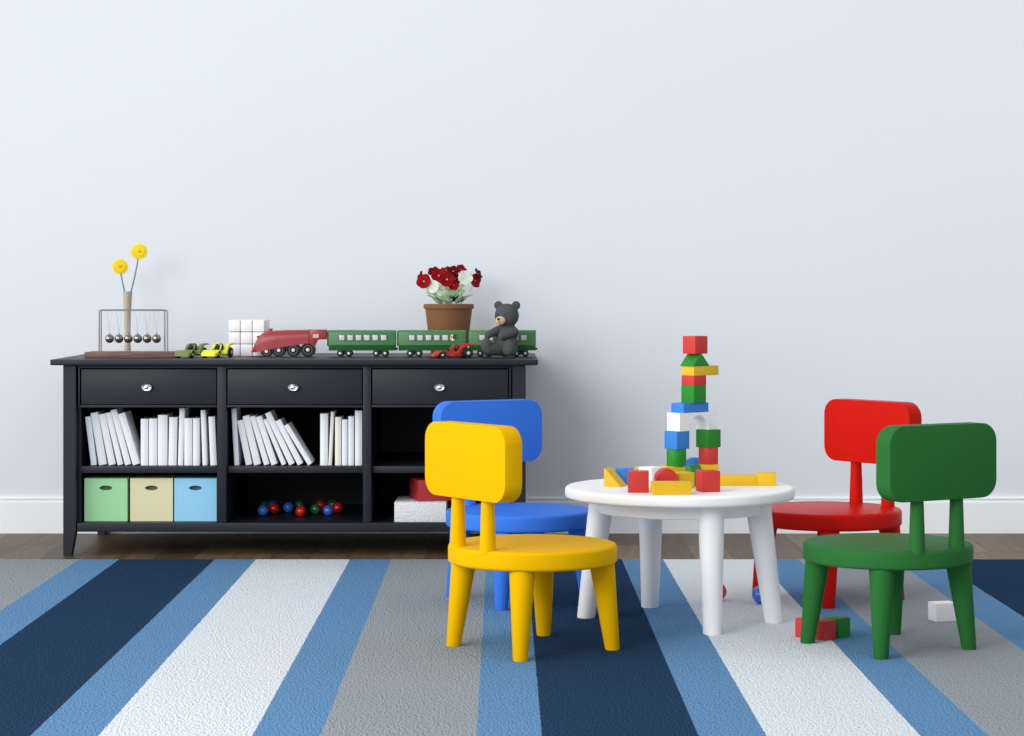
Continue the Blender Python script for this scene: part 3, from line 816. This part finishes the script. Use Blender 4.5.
M_COACH = mat('green_toy_enamel', (60, 122, 66), .35)
M_SKIRT = mat('dark_green_toy_enamel', (36, 92, 42), .4)
M_WFR = mat('grey_window_frame', (84, 98, 92), .4)
M_PANE = mat('pale_window_pane', (205, 212, 208), .25)
M_DARK = mat('dark_coach_end', (12, 18, 15), .5)
def coach(pxl, label, crest=False):
    hwid = .0425; yf = YT - hwid
    def cx_(p): return X(p, yf)
    xl_, xr_ = cx_(pxl), cx_(pxl + 67.2); xm = (xl_ + xr_) / 2; L_ = (xr_ - xl_) / 2
    def zz(p): return Z(p, yf) - CAB
    t = empty('toy_carriage', label, 'toy train', (xm, YT, CAB), 0, 'green passenger carriages of the toy train')
    zt_c, zs, zb_c = zz(330.2), zz(345.0), zz(350.6)
    n = 10; r = .014
    sec = [(-hwid, zs), (-hwid, zt_c - r)] + [(-hwid + r - r * cos(pi / 2 * i / 6), zt_c - r + r * sin(pi / 2 * i / 6)) for i in range(1, 7)] + \
          [(hwid - r + r * sin(pi / 2 * i / 6), zt_c - r + r * cos(pi / 2 * i / 6)) for i in range(0, 7)] + [(hwid, zs)]
    bm = new(); prism(bm, sec, -L_, L_, 'x', .0012); finish('carriage_body', bm, M_COACH, t, 30)
    bm = new(); prism(bm, [(-hwid - .0006, zs), (hwid + .0006, zs), (hwid - .006, zb_c), (-hwid + .006, zb_c)], -L_ + .001, L_ - .001, 'x', .001); finish('skirt', bm, M_SKIRT, t, 30)
    bm = new(); box(bm, -L_ - .006, -L_ + .001, -hwid + .003, hwid - .003, zz(346), zz(331), .001); finish('end_gangway', bm, M_DARK, t)
    bm = new(); box(bm, L_ - .001, L_ + .008, -.006, .006, zz(350), zz(348), .001); finish('coupling', bm, M_BLACK, t)
    for s in (-1, 1):
        for k in range(6):
            wx = cx_(pxl + 13.4 + 8.36 * k) - xm
            if crest and s < 0 and k == 5: continue
            bm = new(); hh, ww = .0155, .0150
            yy = s * hwid
            box(bm, wx - ww - .003, wx + ww + .003, min(yy - .0010, yy + .0010), max(yy - .0010, yy + .0010), zz(337.7) - hh, zz(337.7) + hh, .0004)
            wf = finish('window_frame', bm, M_WFR, t)
            bm = new(); box(bm, wx - ww + .003, wx + ww - .003, yy - .0018, yy + .0018, zz(337.7) - hh + .0038, zz(337.7) + hh - .0038, .0004); finish('window_pane', bm, M_PANE, wf)
    for px in (11.6, 20.3, 47.6, 56.6):
        for s in (-1, 1):
            wheel(t, cx_(pxl + px) - xm, s * .034, .0158, .0158, .010, 'wheel', hub=.0058)
    for a, b in ((9, 23), (45, 59)):
        bm = new(); box(bm, cx_(pxl + a) - xm, cx_(pxl + b) - xm, -.026, .026, .012, zb_c + .001, .001); finish('bogie', bm, M_BLACK, t)
    return t, cx_, zz, hwid, xm
coach(328.4, 'green toy carriage coupled right behind the red locomotive')
t2, cx_, zz, hwid, xm = coach(398.4, 'green toy carriage in front of the flower pot', True)
def mark(name, m, px, py, rx, rz, dy, parent):
    bm = new(); lathe(bm, [(0, 0), (rx, 0), (rx, .0012), (0, .0012)], 20, (cx_(px) - xm, -hwid - dy, zz(py)), (0, -1, 0), (1, rz / rx)); return finish(name, bm, m, parent)
cr_o = mark('crest', mat('crest_cream', (220, 214, 196), .5), 452.6, 337.6, .0125, .0150, 0, t2); cr_o['label'] = 'small cream, dark green and red crest'
mark('crest_field', mat('crest_dark_green', (20, 60, 30), .5), 455.0, 336.8, .0110, .0120, .0008, cr_o)
mark('crest_dot', mat('crest_red', (190, 50, 60), .5), 451.0, 337.0, .0035, .0045, .0008, cr_o)
mark('crest_dot', mat('crest_red', (190, 50, 60), .5), 457.0, 336.8, .0030, .0030, .0014, cr_o)
coach(468.7, 'green toy carriage at the end of the train behind the bear')

# ------------------------------------------------------------------ potted flowers
YP = 10.735
pxm = 448.7
ptx = X(pxm, YP)
zr = Z(304, YP) - CAB
kpx = YP / FPX
t = empty('potted_flowers', 'brown clay pot of deep red and white primroses behind the train', 'potted plant', (ptx, YP, CAB))
bm = new()
ro = 25.2 * kpx; rz = zr - 4.6 * kpx
lathe(bm, [(0, 0), (ro * .70, 0), (ro * .715, .004), (ro * .935, rz), (ro * .99, rz), (ro, rz + .003), (ro, zr - .003), (ro * .99, zr), (ro * .9, zr), (ro * .88, zr - .02), (0, zr - .02)], 64)
finish('clay_pot', bm, mat('brown_clay', (128, 86, 56), .75, .3, bump=.15, bscale=60, var=.12, vscale=14), t)
bm = new(); lathe(bm, [(0, zr - .028), (ro * .87, zr - .028), (ro * .87, zr - .016), (ro * .4, zr - .010), (0, zr - .008)], 40); finish('soil', bm, mat('dark_soil', (46, 34, 26), .95, bump=.8, bscale=120), t)
M_RPET = mat('deep_red_petal', (138, 4, 12), .6, .1, var=.2, vscale=40)
M_DRPET = mat('maroon_petal', (84, 4, 12), .6, .1, var=.2, vscale=40)
M_WPET = mat('white_petal', (232, 236, 226), .55)
M_LEAF = mat('pale_green_leaf', (222, 244, 210), .6, .1, var=.1, vscale=30)
def make_thin(m, amount):
    # thin petals and leaves let some light through
    nt = m.node_tree; b = nt.nodes['Principled BSDF']; out = nt.nodes['Material Output']
    tr = nt.nodes.new('ShaderNodeBsdfTranslucent'); mx = nt.nodes.new('ShaderNodeMixShader'); mx.inputs['Fac'].default_value = amount
    nt.links.new(b.inputs['Base Color'].links[0].from_socket, tr.inputs['Color'])
    nt.links.new(b.outputs['BSDF'], mx.inputs[1]); nt.links.new(tr.outputs['BSDF'], mx.inputs[2]); nt.links.new(mx.outputs['Shader'], out.inputs['Surface'])
make_thin(M_LEAF, .4); make_thin(M_WPET, .3); make_thin(M_PETAL, .08)
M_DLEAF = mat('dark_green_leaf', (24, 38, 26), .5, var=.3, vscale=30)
def leaf(bm, p, d, L_, w, up=Vector((0, 0, 1)), curl=.25):
    p = Vector(p); d = Vector(d).normalized(); s = d.cross(up)
    if s.length < .05: s = Vector((1, 0, 0))
    s.normalize(); nrm = s.cross(d)
    rows = []
    for q, ww in ((0, .15), (.25, .8), (.5, 1), (.78, .72), (1, .05)):
        c = p + d * L_ * q - nrm * (curl * L_ * q * q)
        rows.append([bm.verts.new(c + s * w / 2 * ww * k + nrm * (w * .14 * abs(k))) for k in (-1, 0, 1)])
    for A, B in zip(rows, rows[1:]):
        for j in (0, 1): bm.faces.new((A[j], A[j + 1], B[j + 1], B[j]))
def pot_z(py): return Z(py, YP) - CAB
def pot_x(px): return X(px, YP) - ptx
rnd = random.Random(3)
LEAVES = []
for i in range(76):                                   # pale leaves, each its own part
    a = rnd.uniform(0, 2 * pi); r0 = rnd.uniform(.0, .065); hz = rnd.uniform(zr - .005, zr + .050)
    d = Vector((cos(a), sin(a) - .25, rnd.uniform(.5, 2.2)))
    bm = new(); leaf(bm, (r0 * cos(a), r0 * sin(a), hz), d, rnd.uniform(.045, .070), rnd.uniform(.030, .048)); finish('leaf', bm, M_LEAF, t, 60)
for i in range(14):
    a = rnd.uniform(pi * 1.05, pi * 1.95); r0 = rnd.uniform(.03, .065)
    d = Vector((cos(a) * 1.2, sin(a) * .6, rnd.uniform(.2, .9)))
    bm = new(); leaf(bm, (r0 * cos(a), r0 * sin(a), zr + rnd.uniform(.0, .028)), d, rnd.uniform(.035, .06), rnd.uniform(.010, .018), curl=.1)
    o = finish('dark_leaf', bm, M_DLEAF, t, 60); o['label'] = 'dark green leaf'
def primrose(px, py, r, y, nrm, m, cm):
    c = Vector((pot_x(px), y, pot_z(py))); nrm = Vector(nrm).normalized(); q = Vector((0, 0, 1)).rotation_difference(nrm)
    bm = new(); ph = rnd.uniform(0, 6)
    for k in range(5):
        a = ph + 2 * pi * k / 5; d1 = Vector((cos(a), sin(a), 0)); d2 = Vector((-sin(a), cos(a), 0))
        rows = []
        for s, ww, zz_ in ((.05, .12, 0), (.35, .55, .10), (.7, .72, .20), (.92, .58, .17), (1.0, .28, .10)):
            rows.append([bm.verts.new(c + q @ (d1 * r * s + d2 * r * ww * j + Vector((0, 0, r * (zz_ + .12 * j * j + .02 * k))))) for j in (-1, -.5, 0, .5, 1)])
        for A, B in zip(rows, rows[1:]):
            for j in range(4): bm.faces.new((A[j], A[j + 1], B[j + 1], B[j]))
    f = finish('flower', bm, m, t, 80)
    bm = new(); lathe(bm, [(0, 0), (r * .16, .0005), (r * .12, r * .16), (0, r * .2)], 12, c, nrm); finish('flower_eye', bm, cm, f)
    bm = new(); tube(bm, [(c.x * .35, c.y * .35, zr - .012), (c.x * .8, c.y * .8, (zr + c.z) / 2), tuple(c)], .0016, 6); finish('flower_stem', bm, M_LEAF, f)
EYE_R = mat('pink_flower_eye', (236, 150, 140), .6); EYE_W = mat('pale_flower_eye', (230, 226, 180), .6)
for px, py, r, y, nrm, m, cm in (
    (424.6, 281.5, .034, -.055, (-.3, -1, .25), M_RPET, EYE_R), (439.0, 276.0, .034, -.045, (0, -1, .35), M_RPET, EYE_R), (447.2, 279.6, .035, -.075, (.1, -1, .2), M_RPET, EYE_R),
    (454.0, 285.0, .024, -.075, (0, -1, -.1), M_RPET, EYE_R), (433.6, 272.0, .026, -.01, (-.3, -.8, .7), M_DRPET, EYE_R), (453.2, 271.4, .026, -.02, (.1, -.9, .5), M_DRPET, EYE_R),
    (461.0, 270.0, .026, .0, (.5, -.8, .6), M_RPET, EYE_R), (455.6, 278.8, .026, -.055, (.3, -1, .1), M_DRPET, EYE_R), (474.6, 280.8, .032, -.04, (.75, -.8, .1), M_RPET, EYE_R),
    (477.4, 274.0, .026, -.02, (.9, -.4, .5), M_DRPET, EYE_R), (421.0, 276.4, .024, -.01, (-.9, -.4, .5), M_DRPET, EYE_R), (465.6, 277.8, .0335, -.07, (.1, -1, .2), M_WPET, EYE_W),
    (434.6, 287.0, .030, -.07, (-.5, -.8, .2), M_WPET, EYE_W), (441.0, 291.0, .026, -.075, (.3, -.8, .3), M_WPET, EYE_W), (446.0, 270.6, .024, .03, (0, -.6, .9), M_RPET, EYE_R)):
    primrose(px, py, r, y, nrm, m, cm)

# ------------------------------------------------------------------ teddy bear (one continuous body, face parts as children)
YBR = 10.34
bxc = X(506.2, YBR); kb = YBR / FPX
t = empty('teddy_bear', 'dark grey plush bear sitting before the last carriage, looking left', 'teddy bear', (bxc, YBR, CAB))
def bp_(px, py, dy): return Vector(((px - 506.2) * kb, dy, Z(py, YBR) - CAB))
bm = new()
def blob(px, py, dy, r, sc=(1, 1, 1)): ball(bm, bp_(px, py, dy), r, 20, sc)
def limb(a, b, ra, rb2, n=8):
    for i in range(n + 1):
        q = i / n; p = Vector(a).lerp(Vector(b), q); ball(bm, p, ra + (rb2 - ra) * q, 14)
blob(505.8, 344.0, 0, .0585, (.98, .86, 1.0))          # belly
blob(506.8, 334.0, 0, .0520, (1.0, .84, 1.0))          # chest
blob(506.8, 315.6, -.004, .0560, (1.0, .92, .99))      # head
blob(501.8, 320.4, -.036, .027, (1, .9, .85))          # muzzle swelling under the face
for ex in (498.4, 516.0): blob(ex, 305.4, .004, .0205, (1, .6, 1))
limb(bp_(498.4, 330.0, -.014), bp_(488.4, 334.6, -.044), .0200, .0175)     # far arm stretched to the left
limb(bp_(514.0, 331.5, -.034), bp_(502.0, 336.0, -.058), .0215, .0185)     # near arm across the belly
limb(bp_(500.0, 349.0, -.018), bp_(487.8, 349.0, -.046), .0310, .0290)     # left leg
blob(486.4, 346.0, -.050, .0295, (.90, .9, 1.30))                          # its upturned foot
limb(bp_(511.0, 349.8, -.022), bp_(509.0, 350.0, -.056), .0300, .0285)     # right leg towards the room
blob(509.0, 346.8, -.062, .0285, (1.0, .7, 1.25))
tmp = finish('body', bm, None, None, 0)
rm = tmp.modifiers.new('r', 'REMESH'); rm.mode = 'VOXEL'; rm.voxel_size = .0026
sm = tmp.modifiers.new('s', 'SMOOTH'); sm.iterations = 6; sm.factor = .5
bpy.context.view_layer.update()
me = bpy.data.meshes.new_from_object(tmp.evaluated_get(bpy.context.evaluated_depsgraph_get()))
bpy.data.objects.remove(tmp)
me.materials.clear(); me.materials.append(mat('dark_grey_plush', (82, 84, 84), .95, .1, bump=1., bscale=260, var=.2, vscale=160))
zmin = min(v.co.z for v in me.vertices)
for v in me.vertices: v.co.z = max(v.co.z, 0.0005)
for p in me.polygons: p.use_smooth = True
bo = bpy.data.objects.new('body', me); COL.objects.link(bo); bo.parent = t
bm = new(); c = bp_(500.4, 320.4, -.054); ball(bm, c, .0215, 24, (1.05, .75, .92)); o = finish('muzzle', bm, mat('beige_plush', (214, 186, 146), .9, bump=.5, bscale=300), t, 180); o['label'] = 'beige muzzle'
bm = new(); ball(bm, bp_(498.4, 318.8, -.0715), .0060, 14, (1.2, .7, .9)); o = finish('nose', bm, M_RUBBER, t, 180); o['label'] = 'black nose'
bm = new(); tube(bm, [bp_(498.4, 319.4, -.0715), bp_(498.6, 321.2, -.0722), bp_(500.6, 322.6, -.0697)], .0010, 6); finish('mouth_stitch', bm, M_RUBBER, t)
for px, py, dy in ((496.8, 314.6, -.0475), (504.6, 314.0, -.0545)):
    bm = new(); ball(bm, bp_(px, py, dy), .0038, 12); finish('eye', bm, M_RUBBER, t, 180)

# ------------------------------------------------------------------ light
w = bpy.data.worlds.new('daylight'); scene.world = w; w.use_nodes = True
bg = w.node_tree.nodes['Background']; bg.inputs['Color'].default_value = (.925, .958, 1, 1); bg.inputs['Strength'].default_value = .745
def area(name, loc, target, sx, sy, power, color=(1, 1, 1)):
    l = bpy.data.lights.new(name, 'AREA'); l.shape = 'RECTANGLE'; l.size = sx; l.size_y = sy; l.energy = power; l.color = color
    o = bpy.data.objects.new(name, l); COL.objects.link(o); o.location = loc
    o.rotation_euler = (Vector(target) - Vector(loc)).to_track_quat('-Z', 'Y').to_euler()
    return o
def sun(name, d, strength, angle, color):
    l = bpy.data.lights.new(name, 'SUN'); l.energy = strength; l.angle = radians(angle); l.color = color
    o = bpy.data.objects.new(name, l); COL.objects.link(o); o.location = (-6, 2, 5)
    o.rotation_euler = (-Vector(d)).to_track_quat('-Z', 'Y').to_euler()
sun('hazy_daylight', (-.80, -.48, .36), 2.0, 58, (1, .985, .965))
area('front_left_fill', (-3.6, 2.2, 2.9), (-.9, 10.8, 1.3), 3.0, 2.2, 190, (.97, .985, 1))  # unseen fill lamp added to lift the fronts and the upper left wall

vs = scene.view_settings
vs.view_transform = 'Standard'; vs.look = 'None'; vs.gamma = 1; vs.exposure = 0; vs.use_curve_mapping = False
